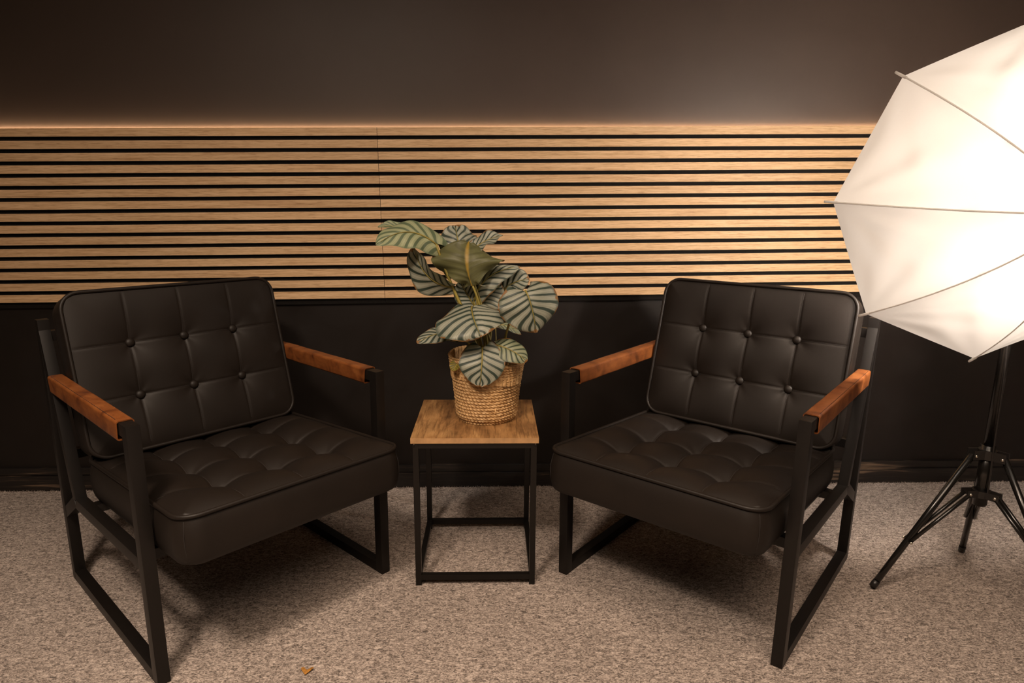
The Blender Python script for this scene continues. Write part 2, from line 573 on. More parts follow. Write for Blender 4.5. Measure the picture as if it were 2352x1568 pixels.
# carpet pile standing up along the foot of the baseboard
bm = bmesh.new()
for i in range(2600):
    x = random.uniform(-2.2, 2.4)
    y = random.uniform(-0.006, 0.004)
    h = random.uniform(0.003, 0.0085)
    dx, dy = random.uniform(-.003, .003), random.uniform(-.003, .002)
    w = random.uniform(0.0008, 0.0018)
    a = bm.verts.new((x - w, y, 0)); b = bm.verts.new((x + w, y, 0)); c = bm.verts.new((x, y - w, 0))
    d = bm.verts.new((x + dx, y + dy, h))
    bm.faces.new((a, c, d)); bm.faces.new((c, b, d)); bm.faces.new((b, a, d))
po = bm_obj('carpet_pile', bm, MAT['carpet'])
tag(po, 'loose carpet pile tufts along the foot of the baseboard', 'carpet pile', kind='stuff')

# ------------------------------------------------------------------ slat panels
PITCH_Z, SLAT_H = 0.040, 0.027
slat_mesh = {}
def slat_panel(x0, x1, label):
    c, s = cos(TILT), sin(TILT)
    length = (x1 - x0) / c
    root = empty('slat_panel', (x0, 0.0, ZP + TILT * x0))
    root.rotation_euler = (0, -TILT, 0)
    tag(root, label, 'wall panel', 'oak slat panels on the wall')
    box_obj('felt_backing', (0.0005, 0.0115, -0.608), (length - 0.0005, WALL_Y - 0.0006, -0.006), MAT['felt'], root)
    proto = None
    for i in range(15):
        if proto is None:
            proto = box_obj('slat', (0.0006, 0.0, -SLAT_H), (length - 0.0006, 0.0114, 0.0), [MAT['oak'], MAT['felt_edge']], root, 0.0004)
            for p in proto.data.polygons:
                p.material_index = 0 if p.normal.y < -0.4 else 1
        else:
            o = proto.copy()
            COL.objects.link(o)
            o.parent = root
            o.location = (0, 0, -PITCH_Z * i)
    return root
SEAM = -0.370
slat_panel(SEAM - 2.4, SEAM, 'left oak slat panel, running from the seam above the table out of the left edge')
slat_panel(SEAM, SEAM + 2.4, 'right oak slat panel, running from the seam to behind the glowing umbrella')

# warm light strip lying on top of the panels, hidden behind their upper edge
led = empty('led_strip', (0, 0.0, ZP))
led.rotation_euler = (0, -TILT, 0)
tag(led, 'warm glowing light strip lying along the top edge of the slat panels', 'light strip')
box_obj('channel', (-2.76, 0.0118, -0.0058), (2.02, WALL_Y - 0.0008, -0.0040), MAT['aluminium'], led)
box_obj('diffuser', (-2.76, 0.0125, -0.0040), (2.02, WALL_Y - 0.0012, -0.0022), MAT['led'], led)

# ------------------------------------------------------------------ armchairs
WO, TW, TD = 0.3215, 0.0278, 0.0298
ZA, DD, TRD, FRH = 0.6128, 0.6438, 0.0267, 0.0287
ZB, ZJT, DJ, ZJ, ZS, SRT = 0.7587, 0.7344, 0.4892, 0.2929, 0.3081, 0.0285
def rounded_rect(hw, hh, r, n=8, edge=12):
    pts = []
    for (cx, cy, a0) in ((hw - r, hh - r, 0), (-hw + r, hh - r, 90), (-hw + r, -hh + r, 180), (hw - r, -hh + r, 270)):
        for k in range(n + 1):
            a = radians(a0 + 90 * k / n)
            pts.append((cx + r * cos(a), cy + r * sin(a)))
    out = []
    m = len(pts)
    for i in range(m):
        a, b = pts[i], pts[(i + 1) % m]
        L = sqrt((a[0] - b[0]) ** 2 + (a[1] - b[1]) ** 2)
        q = edge if L > 0.1 else 1
        for k in range(q):
            out.append((a[0] + (b[0] - a[0]) * k / q, a[1] + (b[1] - a[1]) * k / q))
    return out

def cushion_mesh(hw, hh, r, thick, hfun, nx, ny, bulge, bot_r=0.012):
    """closed cushion: shaped top (local z up), boxed sides, flat base"""
    bm = bmesh.new()
    def warp(x, y):
        ax, ay = abs(x) - (hw - r), abs(y) - (hh - r)
        if ax > 0 and ay > 0:
            m = max(ax, ay); L = sqrt(ax * ax + ay * ay)
            ax, ay = ax / L * m, ay / L * m
            return (math.copysign(hw - r + ax, x), math.copysign(hh - r + ay, y))
        return (x, y)
    grid = []
    for j in range(ny + 1):
        row = []
        for i in range(nx + 1):
            x, y = warp(-hw + 2 * hw * i / nx, -hh + 2 * hh * j / ny)
            row.append(bm.verts.new((x, y, hfun(x, y))))
        grid.append(row)
    for j in range(ny):
        for i in range(nx):
            bm.faces.new((grid[j][i], grid[j][i + 1], grid[j + 1][i + 1], grid[j + 1][i]))
    loop = [grid[0][i] for i in range(nx)] + [grid[j][nx] for j in range(ny)] + [grid[ny][i] for i in range(nx, 0, -1)] + [grid[j][0] for j in range(ny, 0, -1)]
    prev = loop
    steps = [(0.06, 0.25), (0.16, 0.6), (0.32, 0.9), (0.5, 1.0), (0.68, 0.9), (0.84, 0.5), (0.94, 0.0), (1.0, -1.2)]
    for k, (f, bl) in enumerate(steps):
        ring = []
        for v in loop:
            x, y = v.co.x, v.co.y
            # outward direction of the rounded rectangle
            ox = 0 if abs(x) <= hw - r else math.copysign(abs(x) - (hw - r), x)
            oy = 0 if abs(y) <= hh - r else math.copysign(abs(y) - (hh - r), y)
            L = sqrt(ox * ox + oy * oy) or 1
            w = bl * bulge
            ring.append(bm.verts.new((x + ox / L * w, y + oy / L * w, -thick * f)))
        m = len(loop)
        for i in range(m):
            bm.faces.new((prev[i], ring[i], ring[(i + 1) % m], prev[(i + 1) % m]))
        prev = ring
    bm.faces.new(list(reversed(prev)))
    return bm

def sstep(e0, e1, x):
    t = max(0.0, min(1.0, (x - e0) / (e1 - e0)))
    return t * t * (3 - 2 * t)

def tufted(hw, hh, cols, rows, dent, sig, groove, gw, puff, crown):
    """height of a quilted face with pulled-in tuft points"""
    xs = [-hw + 2 * hw * (i + 1) / (cols + 1) for i in range(cols)]
    ys = [-hh + 2 * hh * (j + 1) / (rows + 1) for j in range(rows)]
    cw, ch = 2 * hw / (cols + 1), 2 * hh / (rows + 1)
    def f(x, y):
        ex, ey = hw - abs(x), hh - abs(y)
        e = max(0.0, min(ex, ey))
        rise = 1 - exp(-e / 0.020)
        h = crown * rise
        px = abs(sin(pi * (x + hw) / cw)) ** 0.7
        py = abs(sin(pi * (y + hh) / ch)) ** 0.7
        h += puff * px * py * rise
        for gx in xs:
            d = abs(x - gx)
            if d < 5 * gw: h -= groove * exp(-(d / gw) ** 2) * rise
        for gy in ys:
            d = abs(y - gy)
            if d < 5 * gw: h -= groove * exp(-(d / gw) ** 2) * rise
        for gx in xs:
            for gy in ys:
                dx, dy = x - gx, y - gy
                q = sqrt(dx * dx + dy * dy)
                if q < 5 * sig:
                    h -= dent * exp(-(q / sig) ** 1.15)
                    if 0.006 < q < 2.5 * sig:
                        a = math.atan2(dy, dx)
                        h += 0.0011 * sin(5 * a + 40 * gx + 23 * gy) * exp(-(q / (sig * 0.9)) ** 2)
        h += 0.0016 * noise.noise(Vector((x * 9, y * 9, hw * 31))) * rise
        return h
    return f, xs, ys

seat_f, seat_xs, seat_ys = tufted(0.2805, 0.311, 3, 3, 0.040, 0.048, 0.0030, 0.0045, 0.013, 0.014)
seat_f0 = seat_f
def seat_f(x, y):
    # pressed down where the back cushion stands on it
    return seat_f0(x, y) - 0.020 * sstep(0.165, 0.245, y) * (1 - exp(-max(0.0, min(0.2805 - abs(x), 0.311 - abs(y))) / 0.02))
back_f, back_xs, back_ys = tufted(0.2856, 0.2182, 3, 2, 0.0170, 0.040, 0.0016, 0.0032, 0.0022, 0.0070)

cush_cache = {}
def get_cushion(kind):
    if kind not in cush_cache:
        if kind == 'seat':
            bm = cushion_mesh(0.2805, 0.311, 0.045, 0.112, seat_f, 128, 140, 0.010)
        else:
            bm = cushion_mesh(0.2856, 0.2182, 0.046, 0.100, back_f, 190, 146, 0.006)
        bmesh.ops.recalc_face_normals(bm, faces=bm.faces)
        me = bpy.data.meshes.new(kind + '_cushion')
        bm.to_mesh(me); bm.free()
        me.materials.append(MAT['leather'])
        for p in me.polygons: p.use_smooth = True
        cush_cache[kind] = me
    return cush_cache[kind]

def armchair(x, y, t, splay, label):
    root = empty('armchair', (x, y, 0), t)
    tag(root, label, 'armchair', 'black armchairs beside the side table')

    def frame_part(name, poly_dz, s, inset=0.0, parent=root, bevel=0.0018):
        """poly in (depth, z), extruded across the tube width on side s"""
        u0, u1 = (WO - inset) * s, (WO - TW + inset) * s
        bm = bmesh.new()
        add_prism(bm, [(u0, d, z) for d, z in poly_dz], (u1 - u0, 0, 0), bevel)
        for v in bm.verts:
            v.co.x += s * splay * v.co.z
        return smooth_by_angle(bm_obj(name, bm, MAT['frame'], parent), 40)
    for s in (-1, 1):
        frame_part('front_leg', [(0, 0), (TD, 0), (TD, ZA), (0, ZA)], s)
        frame_part('rear_leg', [(DD - TRD, 0), (DD, 0), (DD, ZB), (DD - TRD, ZB)], s)
        frame_part('floor_rail', [(TD - .001, 0.0002), (DD - TRD + .001, 0.0002), (DD - TRD + .001, FRH), (TD - .001, FRH)], s, 0.0002)
        sl = (ZJ - ZS) / (DJ - TD)
        frame_part('seat_rail', [(TD - .001, ZS - SRT), (DJ + .012, ZJ - SRT + sl * .012), (DJ + .001, ZJ), (TD - .001, ZS)], s, 0.0003)
        frame_part('back_post', [(DJ, ZJ - .001), (DD - TRD + .001, ZJT), (DD - TRD + .001, 0.634), (DJ + .027, 0.285)], s, 0.0004)
        frame_part('brace', [(0.512, 0.296), (DD - TRD + .001, 0.2315), (DD - TRD + .001, 0.197), (0.497, 0.268)], s, 0.0007)
        # arm rail and its wrapped leather sleeve
        d_end = DJ + (ZA - 0.014 - ZJ) * (DD - TRD - DJ) / (ZJT - ZJ)
        ar = frame_part('arm_rail', [(TD - .001, ZA - 0.0286), (d_end + .004, ZA - 0.0286), (d_end + .010, ZA - .0004), (TD - .001, ZA - .0004)], s, 0.0006)
        hwid, th = 0.0182, 0.0024
        cx = (WO - TW / 2) * s
        ztop, zbot = ZA + 0.0034, ZA - 0.0415
        d0, d1 = 0.052, d_end - 0.004
        def section(hw_, zt, zb, rr, n=4):
            pts = []
            for (ccx, ccz, a0) in ((hw_ - rr, zt - rr, 0), (-hw_ + rr, zt - rr, 90), (-hw_ + rr, zb + rr, 180), (hw_ - rr, zb + rr, 270)):
                for k in range(n + 1):
                    a = radians(a0 + 90 * k / n)
                    pts.append((ccx + rr * cos(a), ccz + rr * sin(a)))
            return pts
        outer = section(hwid, ztop, zbot, 0.0062)
        inner = section(hwid - th, ztop - th, zbot + th, 0.0045)
        bm = bmesh.new()
        rows_o, rows_i = [], []
        nseg = 26
        for k in range(nseg + 1):
            f = k / nseg
            dpos = d0 + (d1 - d0) * f
            lean = (DD - TRD - DJ) / (ZJT - ZJ)
            sag = 0.0012 * noise.noise(Vector((f * 6, s * 3 + x, 0)))
            def place(q, amt):
                dz = q[1] - ZA
                dd = dpos + (dz * lean if k == nseg else 0) * 1.0
                if k == 0: dd += 0.006 * (q[1] - zbot) / (ztop - zbot) * -1
                return (cx + q[0] * (1 + sag * amt * 10) + s * splay * q[1], dd, q[1] + sag * amt)
            rows_o.append([bm.verts.new(place(q, 1)) for q in outer])
            rows_i.append([bm.verts.new(place(q, 1)) for q in inner])
        m = len(outer)
        for rows, flip in ((rows_o, 0), (rows_i, 1)):
            for a, b in zip(rows, rows[1:]):
                for k in range(m):
                    bm.faces.new((a[k], a[(k + 1) % m], b[(k + 1) % m], b[k]))
        for a, b in ((rows_o[0], rows_i[0]), (rows_o[-1], rows_i[-1])):
            for k in range(m):
                bm.faces.new((a[k], a[(k + 1) % m], b[(k + 1) % m], b[k]))
        slv = smooth_by_angle(bm_obj('leather_sleeve', bm, MAT['tan'], root), 50)
        slv['label'] = 'tan leather armrest sleeve'
        # stitch row along the outer upper edge
        bm = bmesh.new()
        nst = 70
        for k in range(nst):
            da = d0 + 0.012 + (d1 - d0 - 0.024) * k / nst
            db = da + (d1 - d0) / nst * 0.6
            uu = cx + s * (hwid - 0.0052) + s * splay * ztop
            add_tube(bm, [(uu, da, ztop + .0001), (uu, db, ztop + .0001)], 0.00055, 5)
        bm_obj('stitching', bm, MAT['thread'], slv)
    # cross bars joining the two side frames
    inn = WO - TW + 0.004
    for name, d0, d1, z0, z1 in (('seat_crossbar', 0.055, 0.083, 0.276, 0.302), ('seat_crossbar', 0.43, 0.458, 0.264, 0.286),
                                 ('back_crossbar', 0.617, 0.642, 0.70, 0.727), ('back_crossbar', 0.617, 0.642, 0.36, 0.387)):
        bm = bmesh.new()
        add_box(bm, (-inn - splay * z0, d0, z0), (inn + splay * z0, d1, z1), 0.0015)
        bm_obj(name, bm, MAT['frame'], root)

    # seat cushion (local z = seat normal, local y = towards the back)
    tilt = math.atan2(0.3943 - 0.4318, 0.6205)
    me = get_cushion('seat')
    sc = bpy.data.objects.new('seat_cushion', me)
    COL.objects.link(sc); sc.parent = root
    sc.location = (0, 0.1898, 0.4130)
    sc.rotation_euler = (tilt, 0, 0)
    tube_obj('piping', [(px, py, 0.0012) for px, py in rounded_rect(0.2830, 0.3135, 0.046)], 0.0052, MAT['leather'], sc, 8, True)
    for sx, sy in ((-1, -1), (1, -1)):
        q = 0.045 * (1 - 0.7071)
        pts = []
        for k in range(9):
            f = k / 8
            w = 0.0102 * sin(pi * min(1, f * 1.02)) ** 0.8
            pts.append((sx * (0.2805 - 0.013 * 0 - q * 0.9 + w * 0.71), sy * (0.311 - q * 1.05 + w * 0.71), -0.004 - 0.100 * f))
        tube_obj('corner_seam', pts, 0.0009, MAT['thread'], sc, 6)

    for kk, gx in enumerate(seat_xs):
        tube_obj('seam', [(gx, -0.300 + 0.600 * i / 90, seat_f(gx, -0.300 + 0.600 * i / 90) + 0.0002) for i in range(91)], 0.0010, MAT['thread'], sc, 5)
    for kk, gy in enumerate(seat_ys):
        tube_obj('seam', [(-0.270 + 0.540 * i / 90, gy, seat_f(-0.270 + 0.540 * i / 90, gy) + 0.0002) for i in range(91)], 0.0010, MAT['thread'], sc, 5)

    # back cushion (local z = forward normal, local y = up the back)
    ca, sa = 0.96605, 0.2584
    bc = bpy.data.objects.new('back_cushion', get_cushion('back'))
    COL.objects.link(bc); bc.parent = root
    mid = 0.3149
    P = (DJ + sa * mid - ca * 0.084, ZJ + ca * mid + sa * 0.084)
    mw = Matrix(((1, 0, 0, 0), (0, sa, -ca, P[0]), (0, ca, sa, P[1]), (0, 0, 0, 1)))
    bc.matrix_local = mw
    tube_obj('piping', [(px, py, 0.0012) for px, py in rounded_rect(0.2880, 0.2206, 0.047)], 0.0052, MAT['leather'], bc, 8, True)
    tube_obj('piping', [(px, py, -0.097) for px, py in rounded_rect(0.2836, 0.2162, 0.045)], 0.0042, MAT['leather'], bc, 8, True)
    for gx in back_xs:
        tube_obj('seam', [(gx, -0.208 + 0.416 * i / 80, back_f(gx, -0.208 + 0.416 * i / 80) + 0.0002) for i in range(81)], 0.0009, MAT['thread'], bc, 5)
    for gy in back_ys:
        tube_obj('seam', [(-0.276 + 0.552 * i / 90, gy, back_f(-0.276 + 0.552 * i / 90, gy) + 0.0002) for i in range(91)], 0.0009, MAT['thread'], bc, 5)
    for gx in back_xs:
        for gy in back_ys:
            z = back_f(gx, gy)
            bm = bmesh.new()
            lathe(bm, [(0.0105, -0.006), (0.0124, 0.000), (0.0122, 0.0034), (0.0094, 0.0066), (0.0052, 0.0083), (0.0004, 0.0088)], 18,
                  Matrix.Translation((gx, gy, z + 0.0060)), True, True)
            bm_obj('button', bm, MAT['leather'], bc, True)
    return root

armchair(-0.5087, -0.8052, 0.7943, 0.0043, 'black tufted armchair with tan leather arms on the left, turned towards the right')
armchair(0.4572, -0.8087, -0.7271, 0.0114, 'black tufted armchair with tan leather arms on the right, next to the umbrella')

# ------------------------------------------------------------------ side table
TWD, TDP, TH, TTH, TIN, TLG, TRZ = 0.3494, 0.3547, 0.4453, 0.0153, 0.0048, 0.0163, 0.0162
tb = empty('side_table', (-0.0288, -0.6598, 0), -0.0117)
tag(tb, 'small square side table with brown wooden top and black metal frame', 'table')
w = TWD / 2
top = box_obj('tabletop', (-w, 0, TH - TTH), (w, TDP, TH), [MAT['tabletop'], MAT['tableedge']], tb, 0.0006)
for p in top.data.polygons:
    p.material_index = 0 if p.normal.z > 0.5 else 1
xa, xb = -w + TIN, w - TIN
ya, yb_ = TIN, TDP - TIN
zt = TH - TTH
for cx, cy in ((xa, ya), (xb - TLG, ya), (xa, yb_ - TLG), (xb - TLG, yb_ - TLG)):
    box_obj('leg', (cx, cy, 0), (cx + TLG, cy + TLG, zt), MAT['black_metal'], tb, 0.001)
for z0, z1, nm in ((TRZ, TRZ + TLG, 'lower_rail'), (zt - TLG, zt - 0.0003, 'upper_rail')):
    for cy in (ya + .0005, yb_ - TLG + .0005):
        box_obj(nm, (xa + TLG - .0005, cy, z0), (xb - TLG + .0005, cy + TLG - .001, z1), MAT['black_metal'], tb, 0.0008)
    for cx in (xa + .0005, xb - TLG + .0005):
        box_obj(nm, (cx, ya + TLG - .0005, z0), (cx + TLG - .001, yb_ - TLG + .0005, z1), MAT['black_metal'], tb, 0.0008)
for cx in (xa + 0.004, xb - 0.004):
    for cz in (zt - 0.0028, zt - 0.0095):
        bm = bmesh.new()
        lathe(bm, [(0.0022, 0), (0.0021, 0.0012), (0.0012, 0.002), (0.0002, 0.0022)], 10, Matrix.Translation((cx, ya, cz)) @ Matrix.Rotation(pi / 2, 4, 'X'), True, True)
        bm_obj('screw', bm, MAT['chrome'] if cz > zt - 0.005 else MAT['black_metal'], tb, True)

# ------------------------------------------------------------------ woven basket
BX, BY, BZ = 0.004, -0.4775, TH + 0.0004
bk = empty('woven_basket', (BX, BY, BZ))
tag(bk, 'round woven seagrass planter basket standing on the side table', 'basket')
def basket_r(f):
    return 0.0775 + 0.0085 * sstep(0, 0.10, f) + 0.0225 * f - 0.003 * sin(pi * f)
NA, NCOIL, SUB = 320, 20, 7
H = 0.186
bm = bmesh.new()
gl = bm.verts.layers.float.new('groove')
rings = []
NV = NCOIL * SUB
for j in range(NV + 1):
    f = j / NV
    ring = []
    for i in range(NA):
        a = 2 * pi * i / NA
        spiral = f * NCOIL - i / NA
        ph = spiral % 1.0
        coil = int(math.floor(spiral))
        prof = abs(sin(pi * ph)) ** 0.6
        tw = sin(52 * a + coil * 1.9 + ph * 4.2 + 1.3 * noise.noise(Vector((cos(a) * 6, sin(a) * 6, coil * .7))))
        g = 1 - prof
        lump = noise.noise(Vector((cos(a) * 7, sin(a) * 7, f * 22)))
        r = basket_r(f) + 0.0034 * prof + 0.0021 * tw * prof + 0.0019 * lump
        zz = H * f + 0.0012 * lump + (0.010 * cos(a - pi) * f ** 3) + 0.004 * f ** 6 * sin(3 * a + 1)
        v = bm.verts.new((r * cos(a), r * sin(a), zz))
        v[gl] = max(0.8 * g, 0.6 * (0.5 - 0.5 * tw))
        ring.append(v)
    rings.append(ring)
for a, b in zip(rings, rings[1:]):
    for k in range(NA):
        bm.faces.new((a[k], a[(k + 1) % NA], b[(k + 1) % NA], b[k]))
# rolled rim, inner wall and base
inner_prev = rings[-1]
for dr, dz in ((-0.0025, 0.0018), (-0.006, 0.0004), (-0.0068, -0.006), (-0.0075, -0.06)):
    ring = []
    for i in range(NA):
        a = 2 * pi * i / NA
        o = rings[-1][i].co
        rr = sqrt(o.x ** 2 + o.y ** 2) + dr
        ring.append(bm.verts.new((rr * cos(a), rr * sin(a), o.z + dz)))
    for k in range(NA):
        bm.faces.new((inner_prev[k], inner_prev[(k + 1) % NA], ring[(k + 1) % NA], ring[k]))
    inner_prev = ring
bm.faces.new(list(reversed(rings[0])))
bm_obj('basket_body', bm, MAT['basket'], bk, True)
# loose cord end sewn on the front
tube_obj('cord_end', [(0.0245, -0.0868, 0.034), (0.0242, -0.0878, 0.043), (0.0238, -0.0888, 0.052)], [0.0022, 0.0027, 0.0022], MAT['basket'], bk, 8)

# ------------------------------------------------------------------ prayer plant
PZ = BZ + 0.135
plant = empty('prayer_plant', (BX, BY, PZ))
tag(plant, 'leafy prayer plant with round grey-green striped leaves growing in the basket', 'plant')
bm = bmesh.new()
so_rings = []
for j in range(8):
    r = 0.088 * j / 7
    so_rings.append([bm.verts.new((r * cos(2 * pi * i / 36), r * sin(2 * pi * i / 36), 0.010 * noise.noise(Vector((r * 40 * cos(2 * pi * i / 36), r * 40 * sin(2 * pi * i / 36), 3))) + .004)) for i in range(36)] if j else [bm.verts.new((0, 0, 0.004))])
for i in range(36):
    bm.faces.new((so_rings[0][0], so_rings[1][i], so_rings[1][(i + 1) % 36]))
for a, b in zip(so_rings[1:], so_rings[2:]):
    for k in range(36):
        bm.faces.new((a[k], b[k], b[(k + 1) % 36], a[(k + 1) % 36]))
bm_obj('soil', bm, MAT['soil'], plant, True)

def leaf(base, mid, tip, W, nh, cup, rip, lobe, peak, mat, seed):
    """blade on a curved midrib; (u,v) kept for the stripe pattern"""
    org = Vector((BX, BY, PZ))
    nu, nv = 34, 22
    bm = bmesh.new()
    uvl = bm.loops.layers.uv.new('UVMap')
    rnd = random.Random(seed)
    ph1, ph2 = rnd.uniform(0, 6.28), rnd.uniform(0, 6.28)
    L = sum((bez(base, mid, tip, (k + 1) / 20) - bez(base, mid, tip, k / 20)).length for k in range(20))
    nh = Vector(nh).normalized()
    e = math.log(0.5) / math.log(peak)
    grid, info = [], {}
    for i in range(nu + 1):
        u = i / nu
        p = bez(base, mid, tip, u)
        t = (bez(base, mid, tip, min(1, u + .01)) - bez(base, mid, tip, max(0, u - .01))).normalized()
        s = t.cross(nh).normalized()
        n = s.cross(t).normalized()
        wid = W * max(0.0, sin(pi * (0.02 + 0.975 * u) ** e)) ** 0.58
        if lobe:
            wid = max(wid, W * 0.42 * (1 - u) ** 6)
        row = []
        for j in range(nv + 1):
            v = -1 + 2 * j / nv
            a = abs(v)
            q = p - t * (lobe * L * (a ** 1.4) * (1 - u) ** 2.2)
            ripple = rip * W * (a ** 2) * sin((5.0 + 1.2 * (v > 0)) * pi * u * 0.8 + (ph1 if v > 0 else ph2))
            veins = 0.0010 * sin(2 * pi * 6.2 * (u - 0.33 * a ** .75)) * min(1, a * 5) * (1 - a ** 4)
            bend = cup * W * (a ** 1.8)
            sl = 1 - 0.22 * abs(cup) * a * a
            q = q + s * (wid * v * sl) + n * (bend * (wid / W) + ripple + veins - 0.06 * W * exp(-(a / 0.08) ** 2))
            vert = bm.verts.new(q - org)
            info[vert] = (u, j / nv)
            row.append(vert)
        grid.append(row)
    for i in range(nu):
        for j in range(nv):
            f = bm.faces.new((grid[i][j], grid[i + 1][j], grid[i + 1][j + 1], grid[i][j + 1]))
            for lp in f.loops:
                lp[uvl].uv = info[lp.vert]
    me = bpy.data.meshes.new('leaf')
    bm.normal_update()
    avg = Vector((0, 0, 0))
    for f in bm.faces: avg += f.normal * f.calc_area()
    if avg.dot(nh) < 0:
        bmesh.ops.reverse_faces(bm, faces=bm.faces)
    bm.to_mesh(me); bm.free()
    o = link_mesh('leaf', me, mat, plant, True)
    # raised midrib on the underside
    pts = [bez(base, mid, tip, k / 12 * 0.93) - org - nh * 0.0012 for k in range(13)]
    tube_obj('midrib', pts, [0.0022 * (1 - k / 13) + 0.0004 for k in range(13)], MAT['stem'], o, 6)
    return o

LEAVES = [
    ([-0.1389, -0.47, 0.9550], [-0.2171, -0.49, 1.0254], [-0.298, -0.53, 0.9556], 0.053, (-0.25, -0.75, 0.6), -0.25, 0.1, 0.25, 0.5, 'leaf_pale'),
    ([-0.2125, -0.43, 0.9778], [-0.2612, -0.43, 1.017], [-0.306, -0.44, 0.9998], 0.02, (0.1, -0.5, 0.8), 0.3, 0.1, 0.0, 0.4, 'leaf_pale'),
    ([-0.0378, -0.5, 0.8434], [-0.0585, -0.53, 0.9061], [-0.0477, -0.47, 0.9611], 0.112, (0.05, 0.85, 0.45), 0.30, 0.13, 0.15, 0.70, 'leaf'),
    ([-0.0664, -0.44, 0.9044], [-0.0804, -0.45, 0.9734], [-0.0886, -0.4, 1.0062], 0.06, (0, -0.7, 0.6), -0.2, 0.16, 0.0, 0.5, 'leaf'),
    ([-0.0496, -0.45, 0.924], [-0.0057, -0.46, 0.9743], [0.0504, -0.45, 0.9803], 0.03, (0, -0.6, 0.8), 0.2, 0.2, 0.0, 0.5, 'leaf'),
    ([-0.0934, -0.47, 0.832], [-0.18, -0.5, 0.8417], [-0.2038, -0.46, 0.945], 0.060, (-0.7, -0.6, -0.12), 0.25, 0.08, 0.1, 0.55, 'leaf'),
    ([-0.034, -0.45, 0.7888], [-0.0121, -0.46, 0.8839], [0.1011, -0.43, 0.8891], 0.042, (-0.1, -0.65, 0.7), -0.3, 0.06, 0.1, 0.45, 'leaf'),
    ([0.0329, -0.41, 0.7922], [0.0737, -0.42, 0.8521], [0.1304, -0.42, 0.851], 0.044, (0.2, -0.75, 0.6), 0.1, 0.06, 0.1, 0.6, 'leaf'),
    ([0.1101, -0.565, 0.8361], [0.1259, -0.6, 0.8136], [0.1411, -0.575, 0.7201], 0.093, (0.12, -0.85, 0.45), -0.22, 0.07, 0.34, 0.5, 'leaf'),
    ([-0.0386, -0.53, 0.7871], [-0.0384, -0.6, 0.7706], [-0.0102, -0.625, 0.7193], 0.112, (-0.05, -0.55, 0.85), -0.25, 0.06, 0.34, 0.5, 'leaf'),
    ([-0.0814, -0.49, 0.6931], [-0.1351, -0.52, 0.7243], [-0.1905, -0.55, 0.6854], 0.036, (-0.15, -0.55, 0.85), -0.15, 0.06, 0.2, 0.5, 'leaf'),
    ([-0.0082, -0.57, 0.6772], [-0.0081, -0.605, 0.6398], [-0.0154, -0.6, 0.5741], 0.066, (0.0, -0.92, 0.3), -0.12, 0.04, 0.26, 0.5, 'leaf'),
    ([0.0308, -0.55, 0.6803], [0.0727, -0.575, 0.6782], [0.1164, -0.58, 0.6408], 0.038, (0.15, -0.75, 0.6), -0.15, 0.06, 0.2, 0.5, 'leaf_worn'),
    ([-0.034, -0.45, 0.7785], [-0.0541, -0.45, 0.8105], [-0.0744, -0.44, 0.8475], 0.04, (0, -0.9, 0.3), 0.1, 0.05, 0.1, 0.5, 'leaf'),
    ([-0.0163, -0.44, 0.7745], [0.0093, -0.44, 0.8132], [0.0478, -0.43, 0.8377], 0.055, (0, -0.9, 0.2), 0.1, 0.05, 0.1, 0.5, 'leaf'),
    ([-0.0702, -0.535, 0.6315], [-0.0844, -0.55, 0.6251], [-0.0888, -0.565, 0.6075], 0.02, (-0.3, -0.7, 0.6), 0.2, 0.05, 0.1, 0.5, 'leaf_yellow'),
    ([0.0302, -0.43, 0.7127], [0.0651, -0.43, 0.7259], [0.1077, -0.42, 0.6842], 0.016, (0.1, -0.6, 0.8), -0.2, 0.08, 0.1, 0.5, 'leaf_worn'),
]
STEM_W = [0.0042, 0.0022, 0.0036, 0.003, 0.0025, 0.0036, 0.003, 0.003, 0.0032, 0.0032, 0.0026, 0.0026, 0.0026, 0.0028, 0.003, 0.002, 0.002]
for k, (b0, m0, t0, W, nh, cup, rip, lobe, peak, mt) in enumerate(LEAVES):
    leaf(b0, m0, t0, W, nh, cup, rip, lobe, peak, MAT[mt], 100 + k)
    a = 2.4 * k
    root = Vector((BX + 0.012 + 0.022 * cos(a), BY - 0.012 + 0.018 * sin(a), PZ - 0.01))
    bv = Vector(b0)
    ctrl = {0: Vector((-0.090, -0.475, 0.80)), 5: Vector((-0.078, -0.475, 0.78))}.get(k) or Vector((root.x * 0.65 + bv.x * 0.35, root.y * 0.6 + bv.y * 0.4, root.z + (max(bv.z, root.z + .05) - root.z) * 0.75))
    pts = [bez(root, ctrl, bv, i / 14) - Vector((BX, BY, PZ)) for i in range(15)]
    tube_obj('stem', pts, [STEM_W[k] * (1.25 - 0.45 * i / 14) for i in range(15)], MAT['stem'], plant, 8)

